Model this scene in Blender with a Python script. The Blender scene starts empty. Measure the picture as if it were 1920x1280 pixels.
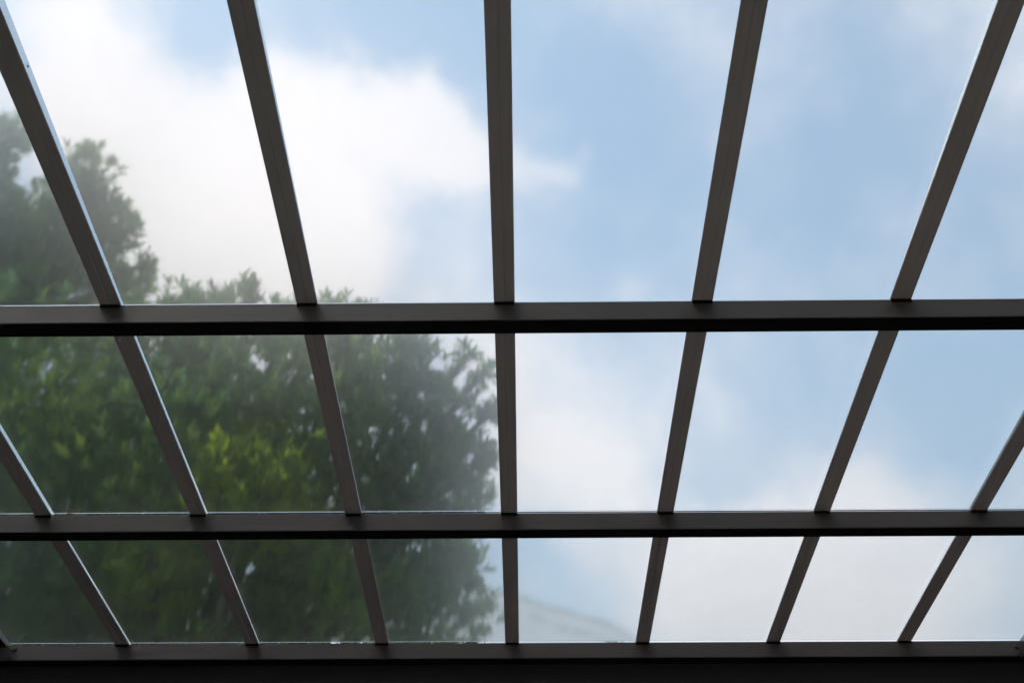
import bpy, math, random
import numpy as np
from mathutils import Matrix, Vector

R = math.radians
HAZE = 0.0019
rng = np.random.default_rng(7)
random.seed(7)
scene = bpy.context.scene
C = scene.collection

# ------------------------------------------------------------------ camera
SLOPE = R(10.0)                 # the canopy falls away from the camera
FPX = 1900.0                    # focal length in pixels of a 1920 px wide frame
CAM = Vector((0.0, 0.0, 1.6))
D = 2.385                       # metres from the eye to the plane of the rafter undersides
S = 0.65                        # rafter spacing
d_c = Vector((0.0150, -0.9474, -1.0)).normalized()
p_c = Vector((1.0, 0.0070, 0.0084))
p_c = (p_c - d_c * p_c.dot(d_c)).normalized()
n_c = p_c.cross(d_c)
p_w = Vector((1, 0, 0))
d_w = Vector((0, math.cos(SLOPE), -math.sin(SLOPE)))
n_w = p_w.cross(d_w)
RC = Matrix((p_w, d_w, n_w)).transposed() @ Matrix((p_c, d_c, n_c))
cam_data = bpy.data.cameras.new('camera')
cam = bpy.data.objects.new('camera', cam_data)
C.objects.link(cam)
cam.matrix_world = Matrix.Translation(CAM) @ RC.to_4x4()
cam_data.sensor_width = 36.0
cam_data.lens = 36.0 * FPX / 1920.0
cam_data.clip_end = 6000.0
cam_data.clip_start = 0.02
scene.camera = cam

def ray(px, py):                # world direction of a photo pixel
    return (RC @ Vector(((px - 960.0) / FPX, -(py - 640.0) / FPX, -1.0)))

def at(px, py, depth):          # world point at a given depth
    return CAM + ray(px, py) * depth

def on_roof(px, py, w=0.0):     # roof coordinates (u, v) of a pixel on the plane at height w
    r = ray(px, py)
    t = (D + w) / r.dot(n_w)
    q = r * t
    return q.dot(p_w), q.dot(d_w)

# ------------------------------------------------------------------ sky, sun, exposure
SUN_EL, SUN_AZ = R(66.0), R(-80.0)      # azimuth clockwise from +Y: high on the left
sun_dir = Vector((math.sin(SUN_AZ) * math.cos(SUN_EL), math.cos(SUN_AZ) * math.cos(SUN_EL), math.sin(SUN_EL)))
sl = bpy.data.lights.new('sun', 'SUN')
sl.energy = 3.0
sl.angle = R(0.53)
sl.color = (1.0, 0.95, 0.87)
so = bpy.data.objects.new('sun', sl)
C.objects.link(so)
so.rotation_euler = (-sun_dir).to_track_quat('-Z', 'Y').to_euler()

world = bpy.data.worlds.new('World')
scene.world = world
world.use_nodes = True
wn, wl = world.node_tree.nodes, world.node_tree.links
wn.clear()

class NT:
    def __init__(s, tree): s.n, s.l = tree.nodes, tree.links
    def add(s, typ, **kw):
        nd = s.n.new(typ)
        for k, v in kw.items(): setattr(nd, k, v)
        return nd
    def put(s, sock, v):
        if hasattr(v, 'is_output') or hasattr(v, 'links'): s.l.new(v, sock)
        else: sock.default_value = v
    def math(s, op, a, b=None, c=None, clamp=False):
        nd = s.add('ShaderNodeMath', operation=op, use_clamp=clamp)
        s.put(nd.inputs[0], a)
        if b is not None: s.put(nd.inputs[1], b)
        if c is not None: s.put(nd.inputs[2], c)
        return nd.outputs[0]
    def vmath(s, op, a, b=None, out=0):
        nd = s.add('ShaderNodeVectorMath', operation=op)
        s.put(nd.inputs[0], a)
        if b is not None: s.put(nd.inputs[1], b)
        return nd.outputs[out]
    def noise(s, vec, scale, detail=4, rough=0.55, dist=0.0, color=False):
        nd = s.add('ShaderNodeTexNoise')
        if vec is not None: s.l.new(vec, nd.inputs['Vector'])
        nd.inputs['Scale'].default_value = scale
        nd.inputs['Detail'].default_value = detail
        nd.inputs['Roughness'].default_value = rough
        nd.inputs['Distortion'].default_value = dist
        return nd.outputs['Color' if color else 'Fac']
    def ramp(s, v, a, b, c=0.0, d=1.0, smooth=True):
        nd = s.add('ShaderNodeMapRange', interpolation_type='SMOOTHSTEP' if smooth else 'LINEAR')
        s.put(nd.inputs[0], v)
        for i, x in enumerate((a, b, c, d)): nd.inputs[i + 1].default_value = x
        return nd.outputs[0]
    def mixc(s, f, a, b):
        nd = s.add('ShaderNodeMix', data_type='RGBA')
        s.put(nd.inputs[0], f); s.put(nd.inputs[6], a); s.put(nd.inputs[7], b)
        return nd.outputs[2]
    def mixs(s, f, a, b):
        nd = s.add('ShaderNodeMixShader')
        s.put(nd.inputs[0], f); s.l.new(a, nd.inputs[1]); s.l.new(b, nd.inputs[2])
        return nd.outputs[0]

w = NT(world.node_tree)
SKY_STRENGTH = 0.14
sky = w.add('ShaderNodeTexSky', sky_type='NISHITA')
sky.sun_disc = False
sky.sun_elevation = SUN_EL
sky.sun_rotation = SUN_AZ
sky.air_density = 1.0
sky.dust_density = 0.6
sky.ozone_density = 0.1
dirv = w.add('ShaderNodeTexCoord').outputs['Generated']
wob = w.vmath('SUBTRACT', w.noise(dirv, 7.0, 5, 0.6, color=True), (0.5, 0.5, 0.5))
sc_ = w.add('ShaderNodeVectorMath', operation='SCALE')
w.l.new(wob, sc_.inputs[0]); sc_.inputs['Scale'].default_value = 0.15
dd = w.vmath('NORMALIZE', w.vmath('ADD', dirv, sc_.outputs[0]))
field = w.math('MULTIPLY_ADD', w.noise(dirv, 3.0, 6, 0.55), 1.15, -0.575)
field = w.math('ADD', field, w.math('MULTIPLY_ADD', w.noise(dirv, 13.0, 5, 0.6), 0.8, -0.40))
CLOUDS = [  # photo x, y, size and weight: where cloud stands and where it breaks up
    (150, 60, 110, .6), (190, 200, 120, .6), (340, 260, 110, .65), (575, 160, 85, .75), (570, 280, 130, .6),
    (740, 220, 90, .75), (840, 270, 80, .6), (910, 310, 60, .4), (480, 430, 170, .7), (640, 440, 110, .55),
    (380, 540, 150, .5), (240, 370, 130, .4), (1030, 300, 40, .3), (1085, 298, 36, .4), (980, 290, 40, .2), (960, 690, 75, .6), (1040, 850, 105, .8),
    (1110, 930, 90, .55), (1160, 560, 50, .35), (1340, 750, 60, .35), (1230, 800, 50, .3), (1600, 1080, 220, 1.4),
    (1340, 1060, 130, 1.0), (1860, 30, 120, .4), (1910, 150, 60, .3), (1300, 85, 45, .2), (600, 700, 200, .3),
    (1640, 150, 150, -.35), (1700, 840, 140, -.45), (395, 80, 85, -.75), (690, 60, 110, -.6), (860, 90, 110, -.5), (800, 420, 70, -.28), (1120, 440, 170, -.4), (1480, 420, 230, -.22),
    (1420, 900, 150, -.45), (1150, 660, 70, -.3), (1130, 160, 120, -.4), (1020, 1090, 70, -.25), (1800, 700, 150, -.25),
    (1850, 1130, 70, -.25), (360, 320, 55, -.3)]
for (x, y, sg, am) in CLOUDS:
    c = ray(x, y).normalized()
    k = 2.0 / (sg / FPX) ** 2
    dp = w.vmath('DOT_PRODUCT', dd, tuple(c), out='Value')
    e = w.math('EXPONENT', w.math('MULTIPLY_ADD', dp, k, -k))
    field = w.math('MULTIPLY_ADD', e, am, field)
mask = w.ramp(field, -0.42, 0.84, 0.07, 1.0)
tone = w.ramp(w.noise(dd, 5.0, 5, 0.6), 0.3, 0.7, 0.91, 1.0)
CLOUD = 5.8
cc = w.add('ShaderNodeCombineColor')
w.put(cc.inputs[0], w.math('MULTIPLY', tone, CLOUD * 1.09)); w.put(cc.inputs[1], w.math('MULTIPLY', tone, CLOUD)); w.put(cc.inputs[2], w.math('MULTIPLY', tone, CLOUD * 0.99))
bg = w.add('ShaderNodeBackground')
w.l.new(w.mixc(mask, w.vmath('MULTIPLY', sky.outputs[0], (0.78, 1.0, 0.96)), cc.outputs[0]), bg.inputs['Color'])
bg.inputs['Strength'].default_value = SKY_STRENGTH
w.l.new(bg.outputs[0], w.add('ShaderNodeOutputWorld').inputs['Surface'])

scene.view_settings.view_transform = 'Standard'
scene.view_settings.look = 'None'
scene.view_settings.gamma = 1.0
scene.view_settings.use_curve_mapping = False
scene.view_settings.exposure = 0.66
scene.cycles.use_denoising = True
scene.cycles.max_bounces = 14
scene.cycles.transmission_bounces = 12
scene.cycles.transparent_max_bounces = 16
scene.cycles.diffuse_bounces = 4
scene.cycles.sample_clamp_indirect = 6.0

# ------------------------------------------------------------------ materials
def material(name):
    m = bpy.data.materials.new(name); m.use_nodes = True
    m.node_tree.nodes.clear()
    t = NT(m.node_tree)
    return m, t, t.add('ShaderNodeOutputMaterial')

def painted_metal(name, col, rough=0.5, streak=(3, 160, 160), var=0.35, metal=0.0, spec=0.4):
    m, t, out = material(name)
    b = t.add('ShaderNodeBsdfPrincipled')
    co = t.add('ShaderNodeTexCoord').outputs['Object']
    mp = t.add('ShaderNodeMapping'); t.l.new(co, mp.inputs[0]); mp.inputs['Scale'].default_value = streak
    fine = t.noise(mp.outputs[0], 1.0, 3, 0.6)
    big = t.noise(co, 4.0, 4, 0.6)
    f = t.math('MULTIPLY_ADD', fine, 0.5, t.math('MULTIPLY', big, 0.5))
    v = t.ramp(f, 0.3, 0.7, 1 - var, 1 + var, smooth=False)
    mul = t.add('ShaderNodeVectorMath', operation='SCALE')
    mul.inputs[0].default_value = col; t.put(mul.inputs['Scale'], v)
    t.l.new(mul.outputs[0], b.inputs['Base Color'])
    b.inputs['Metallic'].default_value = metal
    b.inputs['Specular IOR Level'].default_value = spec
    t.put(b.inputs['Roughness'], t.ramp(big, 0.3, 0.7, rough - .07, rough + .09))
    bp = t.add('ShaderNodeBump'); bp.inputs['Strength'].default_value = 0.08; bp.inputs['Distance'].default_value = 0.002
    t.l.new(fine, bp.inputs['Height']); t.l.new(bp.outputs[0], b.inputs['Normal'])
    t.l.new(b.outputs[0], out.inputs['Surface'])
    return m

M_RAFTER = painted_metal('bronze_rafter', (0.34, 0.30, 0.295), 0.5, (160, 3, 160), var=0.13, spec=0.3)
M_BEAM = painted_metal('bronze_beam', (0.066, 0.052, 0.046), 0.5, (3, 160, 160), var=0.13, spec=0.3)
M_BLACK = painted_metal('near_black', (0.006, 0.005, 0.005), 0.85, var=0.2, spec=0.1)  # near-black of the underside strips and the painted contact shade
M_STRIP = painted_metal('grey_glazing_tape', (0.80, 0.86, 0.87), 0.27, (60, 3, 60), var=0.10, metal=1.0, spec=0.5)
M_WALL = painted_metal('dark_wall_paint', (0.040, 0.030, 0.031), 0.7, (1.5, 20, 60), var=0.2, spec=0.15)
M_BOLT = painted_metal('blackened_steel', (0.03, 0.028, 0.028), 0.45, var=0.2)

def milky_glass():
    m, t, out = material('milky_glass')
    co = t.add('ShaderNodeTexCoord').outputs['Object']
    mp = t.add('ShaderNodeMapping'); t.l.new(co, mp.inputs[0]); mp.inputs['Scale'].default_value = (90, 1.5, 1)
    streak = t.noise(mp.outputs[0], 1.0, 4, 0.6)
    patch = t.noise(co, 2.2, 5, 0.6)
    f = t.math('MULTIPLY_ADD', streak, 0.18, t.math('MULTIPLY', patch, 0.82))
    clear = t.add('ShaderNodeBsdfRefraction', distribution='BECKMANN')
    clear.inputs['Color'].default_value = (.975, .98, .977, 1); clear.inputs['IOR'].default_value = 1.45; clear.inputs['Roughness'].default_value = 0.05
    soft = t.add('ShaderNodeBsdfRefraction', distribution='BECKMANN')
    soft.inputs['Color'].default_value = (.975, .98, .977, 1); soft.inputs['IOR'].default_value = 1.45; soft.inputs['Roughness'].default_value = 0.41
    film = t.add('ShaderNodeBsdfTranslucent'); film.inputs['Color'].default_value = (.80, .84, .86, 1)
    gl = t.add('ShaderNodeBsdfGlossy'); gl.inputs['Roughness'].default_value = 0.12; gl.inputs['Color'].default_value = (.9, .9, .9, 1)
    fr = t.add('ShaderNodeFresnel'); fr.inputs['IOR'].default_value = 1.3
    s = t.mixs(t.ramp(f, 0.3, 0.7, 0.20, 0.235), clear.outputs[0], soft.outputs[0])
    s = t.mixs(t.ramp(f, 0.3, 0.7, 0.003, 0.006), s, film.outputs[0])
    s = t.mixs(fr.outputs[0], s, gl.outputs[0])
    t.l.new(s, out.inputs['Surface'])
    return m
M_GLASS = milky_glass()

def noisy(name, cols, scale, rough=0.9, bump=0.3, translucent=0.0):
    m, t, out = material(name)
    b = t.add('ShaderNodeBsdfPrincipled')
    co = t.add('ShaderNodeTexCoord').outputs['Object']
    f = t.noise(co, scale, 6, 0.65)
    t.l.new(t.mixc(t.ramp(f, 0.35, 0.65), cols[0] + (1,), cols[1] + (1,)), b.inputs['Base Color'])
    b.inputs['Roughness'].default_value = rough
    bp = t.add('ShaderNodeBump'); bp.inputs['Strength'].default_value = bump; bp.inputs['Distance'].default_value = 0.03
    t.l.new(f, bp.inputs['Height']); t.l.new(bp.outputs[0], b.inputs['Normal'])
    t.l.new(b.outputs[0], out.inputs['Surface'])
    return m
M_BARK = noisy('bark', ((.05, .04, .03), (.12, .10, .08)), 14)
M_GROUND = noisy('grass_ground', ((.05, .07, .025), (.10, .11, .05)), 1.2)
M_TERRACE = noisy('terrace_stone', ((.22, .21, .20), (.30, .29, .28)), 3.0, 0.8, 0.1)
M_HILL = noisy('hazy_hill', ((.35, .38, .41), (.39, .41, .44)), 0.05, 1.0, 0.2)  # pale bluish base colour carries part of the distance haze
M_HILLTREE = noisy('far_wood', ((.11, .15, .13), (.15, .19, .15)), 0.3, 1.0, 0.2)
M_DRY = noisy('dry_leaf', ((.20, .13, .06), (.35, .24, .12)), 40, 0.8, 0.2)

def leaf_material():
    m, t, out = material('leaf')
    at_ = t.add('ShaderNodeAttribute', attribute_name='tint')
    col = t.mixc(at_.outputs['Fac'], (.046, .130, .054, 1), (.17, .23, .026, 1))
    b = t.add('ShaderNodeBsdfPrincipled')
    t.l.new(col, b.inputs['Base Color']); b.inputs['Roughness'].default_value = 0.55; b.inputs['Specular IOR Level'].default_value = 0.1
    tr = t.add('ShaderNodeBsdfTranslucent')
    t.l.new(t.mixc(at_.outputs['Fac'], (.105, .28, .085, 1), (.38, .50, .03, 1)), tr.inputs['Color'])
    t.l.new(t.mixs(0.42, b.outputs[0], tr.outputs[0]), out.inputs['Surface'])
    return m
M_LEAF = leaf_material()

# ------------------------------------------------------------------ mesh helpers
def mesh_obj(name, verts, faces, mat, parent=None, matrix=None, smooth=False):
    me = bpy.data.meshes.new(name)
    me.from_pydata([tuple(v) for v in verts], [], faces)
    me.materials.append(mat)
    me.update()
    if smooth: me.polygons.foreach_set('use_smooth', [True] * len(me.polygons))
    return link(name, me, parent, matrix)

def link(name, me, parent=None, matrix=None):
    o = bpy.data.objects.new(name, me)
    C.objects.link(o)
    if parent is not None: o.parent = parent
    if matrix is not None: o.matrix_local = matrix
    return o

def tag(o, label=None, cat=None, group=None, kind=None):
    if label: o['label'] = label
    if cat: o['category'] = cat
    if group: o['group'] = group
    if kind: o['kind'] = kind
    return o

def profile_prism(profile, a0, a1, axis):
    """Sweep a closed profile along the u or v axis of the roof; profile is (across, w)."""
    n = len(profile)
    vs = []
    for a in (a0, a1):
        for (c, h) in profile:
            vs.append((a, c, h) if axis == 'u' else (c, a, h))
    fs = [[i, (i + 1) % n, n + (i + 1) % n, n + i] for i in range(n)]
    fs += [list(range(n))[::-1], list(range(n, 2 * n))]
    if axis == 'v': fs = [f[::-1] for f in fs]
    return vs, fs

def rounded(c0, c1, h0, h1, r=0.002):
    pts = []
    for (cx, hy, a0) in ((c1 - r, h0 + r, -90), (c1 - r, h1 - r, 0), (c0 + r, h1 - r, 90), (c0 + r, h0 + r, 180)):
        for k in range(3):
            a = R(a0 + 45 * k)
            pts.append((cx + r * math.cos(a), hy + r * math.sin(a)))
    return pts

def tube(pts, radii, sides=8):
    vs, fs = [], []
    for i, p in enumerate(pts):
        p = Vector(p)
        q = Vector(pts[min(i + 1, len(pts) - 1)]) - Vector(pts[max(i - 1, 0)])
        q.normalize()
        a = q.orthogonal().normalized(); b = q.cross(a)
        for k in range(sides):
            th = 2 * math.pi * k / sides
            vs.append(p + (a * math.cos(th) + b * math.sin(th)) * radii[i])
    for i in range(len(pts) - 1):
        for k in range(sides):
            k2 = (k + 1) % sides
            fs.append([i * sides + k, i * sides + k2, (i + 1) * sides + k2, (i + 1) * sides + k])
    fs.append(list(range(sides))[::-1]); fs.append([(len(pts) - 1) * sides + k for k in range(sides)])
    return vs, fs

# ------------------------------------------------------------------ ground
def sheet(name, x0, x1, y0, y1, z, mat):
    o = mesh_obj(name, [(x0, y0, z), (x1, y0, z), (x1, y1, z), (x0, y1, z)], [[0, 1, 2, 3]], mat)
    return tag(o, kind='structure')
sheet('ground', -1500, 1500, -1500, 1500, 0.0, M_GROUND)
sheet('terrace', -3.6, 3.6, -1.6, 7.0, 0.004, M_TERRACE)

# ------------------------------------------------------------------ glass canopy
RM = Matrix((p_w, d_w, n_w)).transposed().to_4x4()
RM.translation = CAM + n_w * D
canopy = bpy.data.objects.new('glass_canopy', None)
C.objects.link(canopy)
canopy.location = (0, 2.5, 0)
bpy.context.view_layer.update()
LM = Matrix.Translation((0, -2.5, 0)) @ RM           # roof frame relative to the empty
tag(canopy, 'sloping canopy roof of milky glass panes on dark bronze metal bars', 'canopy')

VB = [on_roof(960, y)[1] for y in (567.0, 961.5, 1204.5)]      # near faces of the cross beams
V0 = VB[0] - (VB[1] - VB[0]) * 2.0                              # upper end of the roof
VE = VB[2] + 0.20                                               # eave
U0 = on_roof(945.5, 567)[0]                                     # middle rafter
RW = 0.0345                                                     # half rafter width
BW, BH = 0.060, 0.080
vtop = on_roof(960, 0)[1]
slope0 = (0.060 - 0.030) / (VB[0] - vtop)
def depth(bay, v):              # height of the underside of the glass above the rafter undersides
    if bay == 0: return min(0.030 + slope0 * (VB[0] - v), 0.075)
    return (0.030, 0.029, 0.022, 0.022)[bay]
BAYS = [(V0, VB[0] + 0.03), (VB[0] + 0.03, VB[1] + 0.03), (VB[1] + 0.03, VB[2] + 0.03), (VB[2] + 0.03, VE)]

g = 0.0022                      # a shallow seam along the middle of each rafter
rprof = [(-RW + .002, 0), (-g, 0), (0, .0016), (g, 0), (RW - .002, 0), (RW, .002), (RW, .005), (-RW, .005), (-RW, .002)]
rverts, rfaces = profile_prism(rprof, V0, VB[2] + BW, 'v')
rafter_mesh = None
strip_mesh = {}
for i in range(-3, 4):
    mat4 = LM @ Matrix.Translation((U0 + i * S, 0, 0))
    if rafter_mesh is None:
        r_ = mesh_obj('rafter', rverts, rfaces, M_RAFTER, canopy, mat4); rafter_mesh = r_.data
    else:
        r_ = link('rafter', rafter_mesh, canopy, mat4)
    for b, (va, vb) in enumerate(BAYS[:3]):
        va2, vb2 = va + 0.001, vb - 0.001
        if b not in strip_mesh:
            x0, x1 = -RW + .012, RW - .006
            vs = [(x, v, h) for v in (va2, vb2) for (x, h) in ((x0, .005), (x1, .005), (x1, depth(b, v)), (x0, depth(b, v)))]
            fs = [[0, 1, 5, 4], [1, 2, 6, 5], [2, 3, 7, 6], [3, 0, 4, 7], [3, 2, 1, 0], [4, 5, 6, 7]]
            s_ = mesh_obj('glazing_strip', vs, fs, M_STRIP, r_); strip_mesh[b] = s_.data
        else:
            link('glazing_strip', strip_mesh[b], r_)
    if i == -2:
        sv = on_roof(62, 137)[1]
        vs, fs = tube([(RW - .007, sv, .033), (RW - .0045, sv, .033)], [.0035, .0028], 10)
        mesh_obj('screw', vs, fs, M_BOLT, r_)

UL = on_roof(15, 1211)[0]; UR = on_roof(1917, 1203)[0]          # inner edges of the edge bars
for (a, b_) in ((UL - 0.30, UL), (UR, UR + 0.30)):
    vs, fs = profile_prism(rounded(a, b_, -0.004, 0.022, .002), V0, VE, 'v')
    e_ = mesh_obj('edge_bar', vs, fs, M_RAFTER, canopy, LM)
    vs, fs = profile_prism([(a + .003, -.009), (b_ - .003, -.009), (b_ - .003, -.0042), (a + .003, -.0042)], V0 + .01, VE - .01, 'v')
    mesh_obj('black_strip', vs, fs, M_BLACK, e_)  # same near-black strip along the edge bar underside

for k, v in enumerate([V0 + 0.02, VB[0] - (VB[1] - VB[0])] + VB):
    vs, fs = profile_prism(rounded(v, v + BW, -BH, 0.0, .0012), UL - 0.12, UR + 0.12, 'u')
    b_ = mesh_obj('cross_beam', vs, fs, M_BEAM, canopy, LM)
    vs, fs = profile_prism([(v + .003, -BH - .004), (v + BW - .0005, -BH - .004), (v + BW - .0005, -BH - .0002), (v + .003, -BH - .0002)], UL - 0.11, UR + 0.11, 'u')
    mesh_obj('black_strip', vs, fs, M_BLACK, b_)  # added strip that turns the beam underside near-black
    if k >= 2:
        for i in range(-3, 4):                      # black lips added as contact shade under the rafters
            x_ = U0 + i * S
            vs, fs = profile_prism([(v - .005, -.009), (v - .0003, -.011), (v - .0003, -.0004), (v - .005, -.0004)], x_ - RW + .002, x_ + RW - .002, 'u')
            mesh_obj('shade_lip', vs, fs, M_BLACK, b_)
    if k == 4:
        for (px, py) in ((27, 1217), (19, 1232), (1907, 1212), (1914, 1228)):
            r = ray(px, py); tt = v / r.dot(d_w); q = r * tt
            u_, w_ = q.dot(p_w), q.dot(n_w) - D
            hx = [(u_ + .013 * math.cos(R(60 * j)), w_ + .013 * math.sin(R(60 * j))) for j in range(6)]
            vs = [(a, v - .0001, h) for a, h in hx] + [(u_ + (a - u_) * .85, v - .009, w_ + (h - w_) * .85) for a, h in hx]
            fs = [[j, (j + 1) % 6, 6 + (j + 1) % 6, 6 + j] for j in range(6)] + [[11, 10, 9, 8, 7, 6]]
            mesh_obj('bolt', vs, fs, M_BOLT, b_)

edges = [UL - 0.02] + [U0 + i * S for i in range(-3, 4)] + [UR + 0.02]
def slab(name, x0, x1, va, vb, ha, hb, T, mat):
    cx, cy = (x0 + x1) / 2, (va + vb) / 2
    hx, hy = (x1 - x0) / 2, (vb - va) / 2
    vs = [(sx * hx, sy * hy, (ha if sy < 0 else hb) + t) for t in (0, T) for (sx, sy) in ((-1, -1), (1, -1), (1, 1), (-1, 1))]
    fs = [[3, 2, 1, 0], [4, 5, 6, 7], [0, 1, 5, 4], [1, 2, 6, 5], [2, 3, 7, 6], [3, 0, 4, 7]]
    return mesh_obj(name, vs, fs, mat, canopy, LM @ Matrix.Translation((cx, cy, 0)))
for b, (va, vb) in enumerate(BAYS[:3]):
    for j in range(len(edges) - 1):
        slab('glass_pane', edges[j] + .0015, edges[j + 1] - .0015, va + .0015, vb - .0015, depth(b, va) + .0002, depth(b, vb) + .0002, .006, M_GLASS)

# the wall under the lowest beam and the side walls that close the terrace in
wall = bpy.data.objects.new('terrace_wall', None); C.objects.link(wall)
yw = (RM @ Vector((0, VB[2] + BW, 0))).y + .012
wall.location = (0, yw, 0)
tag(wall, 'dark wall with boarded head closing the terrace under the lowest cross beam', 'wall')
WL, WR, WT = UL - .34, UR + .34, .16
def roof_z(y, wv): return (RM.translation + n_w * wv).z - math.tan(SLOPE) * (y - (RM.translation + n_w * wv).y)
def wall_box(name, x0, x1, y0, y1, wv, mat, z0=0.004, top=None):
    vs = [(x, y - yw, z0) for (x, y) in ((x0, y0), (x1, y0), (x1, y1), (x0, y1))]
    vs += [(x, y - yw, roof_z(y, wv) if top is None else top) for (x, y) in ((x0, y0), (x1, y0), (x1, y1), (x0, y1))]
    return mesh_obj(name, vs, [[3, 2, 1, 0], [4, 5, 6, 7], [0, 1, 5, 4], [1, 2, 6, 5], [2, 3, 7, 6], [3, 0, 4, 7]], mat, wall)
wall_box('front_wall', WL, WR, yw, yw + WT, .018, M_WALL)
zt = roof_z(yw, 0.0) - BH
for k in range(5):
    z1 = zt - .035 - k * .095
    wall_box('board', WL + .18, WR - .18, yw - .010, yw - .0005, 0, M_WALL, z1 - .088, z1)
for (a, b_) in ((WL, WL + WT), (WR - WT, WR)):
    wall_box('side_wall', a, b_, -1.5, yw - .012, -BH - .006, M_WALL)

for (u_, v_) in ((UL - 0.12, VB[2] - .02), (UR + 0.12, VB[2] - .02), (UL - 0.06, V0 + .05), (UR + 0.06, V0 + .05)):
    top = RM @ Vector((u_, v_, -BH - .006))
    x, y = top.x, top.y - 2.5
    prof = rounded(x - .045, x + .045, y - .045, y + .045, .008)
    n = len(prof)
    vs = [(a, b_, z) for z in (0.004, top.z) for (a, b_) in prof]
    fs = [[i, (i + 1) % n, n + (i + 1) % n, n + i] for i in range(n)] + [list(range(n))[::-1], list(range(n, 2 * n))]
    mesh_obj('post', vs, fs, M_BEAM, canopy)

# dry leaf lying on the glass above the second beam
lu, lv = on_roof(136, 957, depth(1, VB[1]) + .007)
pts = [(-.033, -.004, .001), (-.02, .004, .004), (-.004, .009, .006), (.014, .009, .008), (.026, .003, .006)]
vs, fs = [], []
for k, (a, b_, h) in enumerate(pts):
    wd = (.002, .007, .009, .007, .0015)[k]
    for (dv, dh) in ((-wd, .002), (0, -.001), (wd, .003)): vs.append((a, b_ + dv, h + dh))
n1 = len(vs)
vs += [(x, y, z + .0012) for (x, y, z) in vs]
for k in range(4):
    for c in range(2):
        a = k * 3 + c
        fs += [[a, a + 3, a + 4, a + 1], [n1 + a, n1 + a + 1, n1 + a + 4, n1 + a + 3]]
dl = mesh_obj('dry_leaf', vs, fs, M_DRY, None, RM @ Matrix.Translation((lu, lv, depth(1, VB[1]) + .0066)))
tag(dl, 'curled brown dry leaf lying on the glass above a cross beam', 'leaf')

# ------------------------------------------------------------------ trees
def leaf_template():
    # lanceolate leaf along +Y folded along its midrib, unit length
    v = np.array([(0, 0, 0), (-.13, .38, .045), (0, .40, 0), (.13, .38, .045), (-.10, .70, .02), (0, .72, -.02), (.10, .70, .02), (0, 1, -.06)], float)
    f = np.array([(0, 2, 1), (0, 3, 2), (1, 2, 5), (1, 5, 4), (2, 3, 6), (2, 6, 5), (4, 5, 7), (5, 6, 7)])
    return v, f
LV, LF = leaf_template()
leaf_objs_mesh = {}

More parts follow.
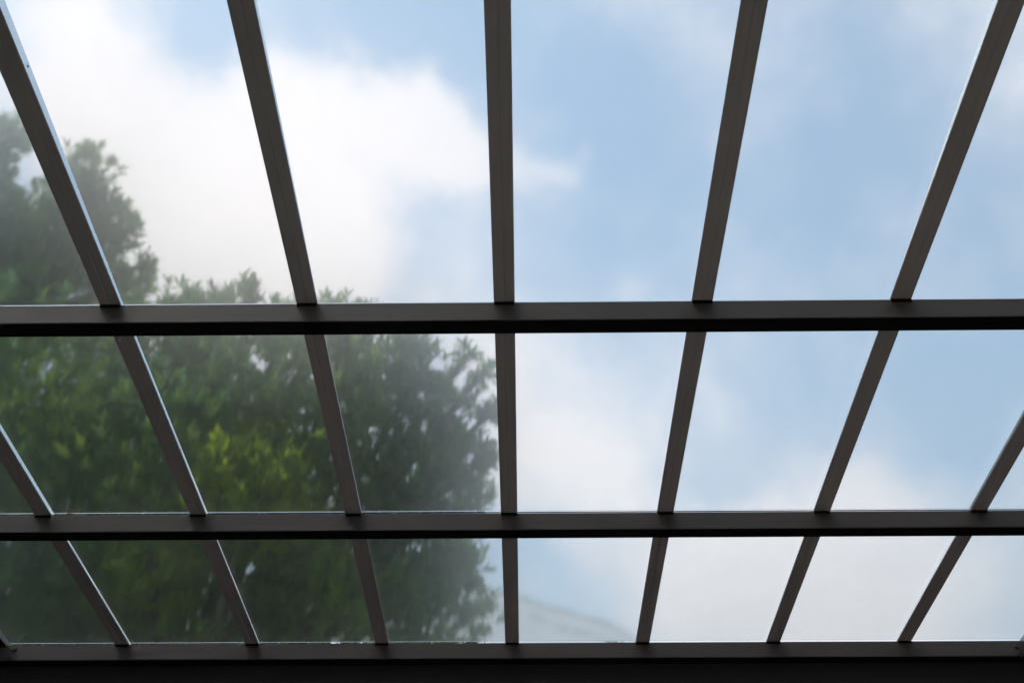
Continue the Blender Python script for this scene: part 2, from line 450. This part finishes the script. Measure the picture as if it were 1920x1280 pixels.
def make_tree(label, lobes, base, depth0, tips_n, seed, leaf_len, sunlit, n_single=300):
    g_ = np.random.default_rng(seed)
    root = bpy.data.objects.new('broadleaf_tree', None); C.objects.link(root)
    root.location = base
    tag(root, label, 'tree', 'evergreen trees beyond the canopy')
    B = Vector(base)
    cs, rs, ws = [], [], []
    for (px, py, rp, dz) in lobes:
        c = at(px, py, depth0 + dz); cs.append(np.array(c - B)); rs.append(rp * (depth0 + dz) / FPX); ws.append(rs[-1] ** 2)
    cs, rs, ws = np.array(cs), np.array(rs), np.array(ws); ws /= ws.sum()
    # trunk and limbs
    mid = np.average(cs, axis=0, weights=ws)
    fork = Vector((mid[0] * .6, mid[1] * .6, cs[:, 2].min() - rs.max() * .4))
    fork.z = max(fork.z, 1.6)
    pts = [Vector((0, 0, -.05)), Vector((.06, .02, fork.z * .35)), Vector((fork.x * .6, fork.y * .6 + .05, fork.z * .75)), fork]
    vs, fs = tube(pts, [.24, .19, .165, .15], 12)
    mesh_obj('trunk', vs, fs, M_BARK, root, smooth=True)
    for c, r in zip(cs, rs):
        c = Vector(c)
        m1 = fork.lerp(c, .4) + Vector((g_.normal() * .15, g_.normal() * .15, -.15)); m2 = fork.lerp(c, .75) + Vector((g_.normal() * .1, g_.normal() * .1, .05))
        vs, fs = tube([fork, m1, m2, c, c + Vector((g_.normal() * .2, g_.normal() * .2, r * .5))], [.09, .065, .045, .028, .012], 7)
        br = mesh_obj('branch', vs, fs, M_BARK, root, smooth=True)
        tv, tf = [], []
        for q in range(14):
            dv = Vector(g_.normal(size=3)); dv.z = abs(dv.z) * .8; dv.normalize()
            a = c.lerp(m2, g_.random() * .4)
            e = c + dv * r * .95
            v2, f2 = tube([a, a.lerp(e, .5) + Vector((0, 0, -.04)), e], [.014, .009, .004], 5)
            o = len(tv); tv += v2; tf += [[o + x for x in f] for f in f2]
        tw = mesh_obj('twigs', tv, tf, M_BARK, br, smooth=True); tw['kind'] = 'stuff'
    # leaf rosettes at the twig ends
    li = g_.choice(len(cs), size=tips_n, p=ws)
    dv = g_.normal(size=(tips_n, 3)); dv /= np.linalg.norm(dv, axis=1)[:, None]
    rad = (0.35 + 0.65 * g_.random(tips_n) ** 0.45) * (1 + .15 * g_.normal(size=tips_n))
    tip = cs[li] + dv * (rs[li] * rad)[:, None]
    out = dv * .75 + np.array([0, 0, .75]) + g_.normal(size=(tips_n, 3)) * .28
    out /= np.linalg.norm(out, axis=1)[:, None]
    # sunlit yellow-green patches painted into the leaf tint
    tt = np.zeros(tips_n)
    for (px, py, rp, a) in sunlit:
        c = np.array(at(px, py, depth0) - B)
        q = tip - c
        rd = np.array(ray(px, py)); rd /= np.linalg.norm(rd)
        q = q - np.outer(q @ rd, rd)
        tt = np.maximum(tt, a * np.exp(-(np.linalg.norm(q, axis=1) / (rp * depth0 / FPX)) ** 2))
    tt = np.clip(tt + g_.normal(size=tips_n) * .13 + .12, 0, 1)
    NL = 9
    N = tips_n * NL
    k = np.tile(np.arange(NL), tips_n)
    T = np.repeat(tip, NL, 0); O = np.repeat(out, NL, 0)
    ref = np.where(np.abs(O[:, 2:3]) > .95, np.array([[1., 0, 0]]), np.array([[0, 0, 1.]]))
    A = np.cross(O, ref); A /= np.linalg.norm(A, axis=1)[:, None]
    Bv = np.cross(O, A)
    th = k * 2.4 + np.repeat(g_.random(tips_n) * 6.28, NL) + g_.normal(size=N) * .2
    spread = np.clip(.35 + .45 * g_.random(N) + .05 * k, .2, 1.3)
    rd_ = A * np.cos(th)[:, None] + Bv * np.sin(th)[:, None]
    Y = O * np.cos(spread)[:, None] + rd_ * np.sin(spread)[:, None]
    Z = O * np.sin(spread)[:, None] - rd_ * np.cos(spread)[:, None]
    X = np.cross(Y, Z)
    L = leaf_len * (.7 + .5 * g_.random(N))
    P = T - O * (k / NL * .10)[:, None]
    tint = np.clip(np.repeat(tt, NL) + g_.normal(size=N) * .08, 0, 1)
    # the single leaves: those of rosettes at the outline, as objects
    pc = np.array([tuple(RC.transposed() @ (Vector(p) + B - CAM)) for p in tip])
    px_ = 960 + FPX * pc[:, 0] / -pc[:, 2]; py_ = 640 - FPX * pc[:, 1] / -pc[:, 2]
    inside = (px_ > 5) & (px_ < 1915) & (py_ > 5) & (py_ < 1195)
    surf = np.array([np.min(np.linalg.norm(cs - t, axis=1) / rs) for t in tip])
    score = surf - 0.12 * (-pc[:, 2]) + np.where(inside, 0, -50)
    pick = np.argsort(-score)[: n_single // NL + 1]
    single = np.isin(np.repeat(np.arange(tips_n), NL), pick)
    idx = np.nonzero(single)[0][:n_single]
    sel = np.ones(N, bool); sel[idx] = False
    def verts(sl_):
        return (P[sl_][:, None, :] + L[sl_][:, None, None] * (LV[None, :, 0:1] * X[sl_][:, None, :] + LV[None, :, 1:2] * Y[sl_][:, None, :] + LV[None, :, 2:3] * Z[sl_][:, None, :]))
    V = verts(sel).reshape(-1, 3)
    n_ = sel.sum()
    F = (np.arange(n_)[:, None, None] * len(LV) + LF[None]).reshape(-1, 3)
    me = bpy.data.meshes.new('crown')
    me.vertices.add(len(V)); me.vertices.foreach_set('co', V.ravel())
    me.loops.add(len(F) * 3); me.loops.foreach_set('vertex_index', F.ravel().astype(np.int32))
    me.polygons.add(len(F)); me.polygons.foreach_set('loop_start', np.arange(0, len(F) * 3, 3, dtype=np.int32))
    me.update(calc_edges=True)
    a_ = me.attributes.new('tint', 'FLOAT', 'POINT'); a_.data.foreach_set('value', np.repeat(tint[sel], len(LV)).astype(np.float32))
    me.materials.append(M_LEAF)
    tag(link('crown', me, root), kind='stuff')
    for i in idx:
        q = int(tint[i] * 5)
        if q not in leaf_objs_mesh:
            m_ = bpy.data.meshes.new('leaf'); m_.from_pydata([tuple(v) for v in LV], [], [tuple(map(int, f)) for f in LF])
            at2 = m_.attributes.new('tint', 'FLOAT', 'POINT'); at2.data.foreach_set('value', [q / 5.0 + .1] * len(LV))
            m_.materials.append(M_LEAF); leaf_objs_mesh[q] = m_
        mm = Matrix((X[i] * L[i], Y[i] * L[i], Z[i] * L[i])).transposed().to_4x4(); mm.translation = Vector(P[i])
        link('leaf', leaf_objs_mesh[q], root, mm)
    return root

LOBES_A = [(480, 770, 190, .3), (330, 880, 230, 0), (620, 790, 170, 0), (720, 730, 100, .3), (790, 690, 55, .2), (850, 770, 60, .2), (860, 860, 60, 0),
           (790, 900, 110, 0), (760, 1020, 130, .2), (860, 1060, 55, .2), (820, 1150, 110, .4), (650, 1080, 190, -.3), (430, 1080, 250, -.4), (180, 980, 250, -.2),
           (90, 760, 190, .4), (400, 620, 85, .6), (440, 570, 40, .5), (330, 590, 55, .6), (540, 610, 60, .4), (650, 620, 60, .3), (260, 680, 130, .5), (60, 1120, 200, -.3),
           (-150, 900, 240, 0), (-180, 620, 200, .5), (-170, 1170, 220, 0), (150, 1360, 230, -.2), (460, 1380, 240, 0), (740, 1340, 170, .3),
           (905, 700, 26, .2), (925, 765, 26, .1), (875, 665, 26, .3), (915, 860, 28, 0), (900, 935, 34, .1), (770, 645, 36, .3), (700, 575, 22, .2), (610, 575, 24, .2), (470, 545, 24, .3),
           (490, 930, 95, -1.4), (425, 865, 60, -1.4), (300, 1060, 90, -1.6), (120, 800, 110, -.5), (640, 1110, 80, -1.3)]
SUNLIT_A = [(430, 855, 70, .95), (490, 935, 140, .95), (600, 950, 80, .75), (110, 740, 120, .5), (300, 1060, 120, .8), (640, 1110, 110, .6), (300, 930, 110, .45), (640, 700, 80, .4), (810, 830, 50, .45), (80, 920, 100, .35), (180, 1120, 80, .4)]  # where sunlit patches are put into the leaf colour
pa = at(470, 900, 11.0)
make_tree('leafy evergreen tree with sunlit yellow green patches in its leaf colour spreading behind the lower glass panes', LOBES_A, (pa.x, pa.y + .6, 0), 11.0, 13500, 11, .138, SUNLIT_A)
LOBES_B = [(70, 460, 110, .2), (165, 420, 80, 0), (215, 430, 50, 0), (165, 320, 50, .1), (140, 370, 55, 0), (-10, 390, 60, 0), (15, 255, 42, .2), (-40, 300, 70, .4), (95, 545, 130, .3), (235, 540, 55, 0), (-60, 480, 120, 0), (275, 500, 22, -.3)]
SUNLIT_B = [(95, 520, 50, .6), (180, 300, 40, .3), (270, 560, 30, .4)]
pb = at(60, 500, 13.5)
make_tree('taller evergreen tree with an uneven pointed top standing behind the leafy evergreen', LOBES_B, (pb.x, pb.y + .5, 0), 13.5, 1900, 23, .15, SUNLIT_B)

# ------------------------------------------------------------------ hill
def hill():
    crest = [(-500, 1080), (300, 1075), (700, 1080), (920, 1096), (1010, 1120), (1100, 1150), (1180, 1183), (1225, 1206), (1320, 1250), (1600, 1330), (2100, 1420), (2600, 1520)]
    pts = [at(x, y, 260.0) for x, y in crest]
    # resample
    xs = np.linspace(pts[0].x, pts[-1].x, 120)
    zx = np.interp(xs, [p.x for p in pts], [p.z for p in pts]); yx = np.interp(xs, [p.x for p in pts], [p.y for p in pts])
    vs, fs = [], []
    rows = 24
    for i, x in enumerate(xs):
        for j in range(rows):
            t = j / (rows - 1)
            if t < .7:
                s_ = t / .7; y = yx[i] - 150 * (1 - s_); z = zx[i] * (s_ ** 1.3)
            else:
                s_ = (t - .7) / .3; y = yx[i] + 200 * s_; z = zx[i] * (1 - .2 * s_ - .8 * s_ * s_)
            z += (.5 * math.sin(x * .21 + j) + .35 * math.sin(x * .53 + j * 2.1)) * (1 if 0 < j < rows - 1 else 0)
            vs.append((x, y, z - 1.0))
    for i in range(len(xs) - 1):
        for j in range(rows - 1):
            a = i * rows + j
            fs.append([a, a + rows, a + rows + 1, a + 1])
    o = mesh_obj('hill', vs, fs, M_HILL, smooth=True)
    tag(o, kind='structure')
hill()
def far_scrub():
    g_ = np.random.default_rng(3)
    base = [Vector(v) for v in ((0, 0, 1), (1, 0, 0), (0, 1, 0), (-1, 0, 0), (0, -1, 0), (.6, .6, .55), (-.6, .6, .55), (-.6, -.6, .55), (.6, -.6, .55))]
    bf = [(0, 5, 6), (0, 6, 7), (0, 7, 8), (0, 8, 5), (5, 1, 2), (5, 2, 6), (6, 2, 3), (6, 3, 7), (7, 3, 4), (7, 4, 8), (8, 4, 1), (8, 1, 5)]
    h = bpy.data.objects['hill'].data
    rows = 24
    vs, fs = [], []
    n = len(h.vertices) // rows
    xa, xb = at(850, 1090, 260).x, at(1400, 1200, 260).x
    ii = [i for i in range(n - 1) if xa < h.vertices[i * rows + 16].co.x < xb]
    for q in range(900):
        i = int(g_.choice(ii)); j = 16 if g_.random() < .75 else 15
        p = h.vertices[i * rows + j].co.lerp(h.vertices[(i + 1) * rows + j].co, g_.random())
        r = .35 + .8 * g_.random() ** 2
        o = len(vs)
        for b in base:
            k = r * (.75 + .5 * g_.random())
            vs.append((p.x + b.x * k, p.y + b.y * k, p.z - .4 + b.z * k * 1.2))
        fs += [[o + a for a in f] for f in bf]
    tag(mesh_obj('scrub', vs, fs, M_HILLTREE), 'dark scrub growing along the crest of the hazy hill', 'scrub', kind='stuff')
far_scrub()

if HAZE > 0:
    m, t, out = material('haze')
    pv = t.add('ShaderNodeVolumePrincipled')
    pv.inputs['Color'].default_value = (.80, .93, 1.0, 1)
    pv.inputs['Density'].default_value = HAZE
    pv.inputs['Anisotropy'].default_value = 0.2
    t.l.new(pv.outputs[0], out.inputs['Volume'])
    a, b_, z0, z1 = 1520.0, 1520.0, -3.0, 112.0
    vs = [(x, y, z) for z in (z0, z1) for (x, y) in ((-a, -b_), (a, -b_), (a, b_), (-a, b_))]
    fs = [[3, 2, 1, 0], [4, 5, 6, 7], [0, 1, 5, 4], [1, 2, 6, 5], [2, 3, 7, 6], [3, 0, 4, 7]]
    tag(mesh_obj('haze', vs, fs, m), kind='stuff')
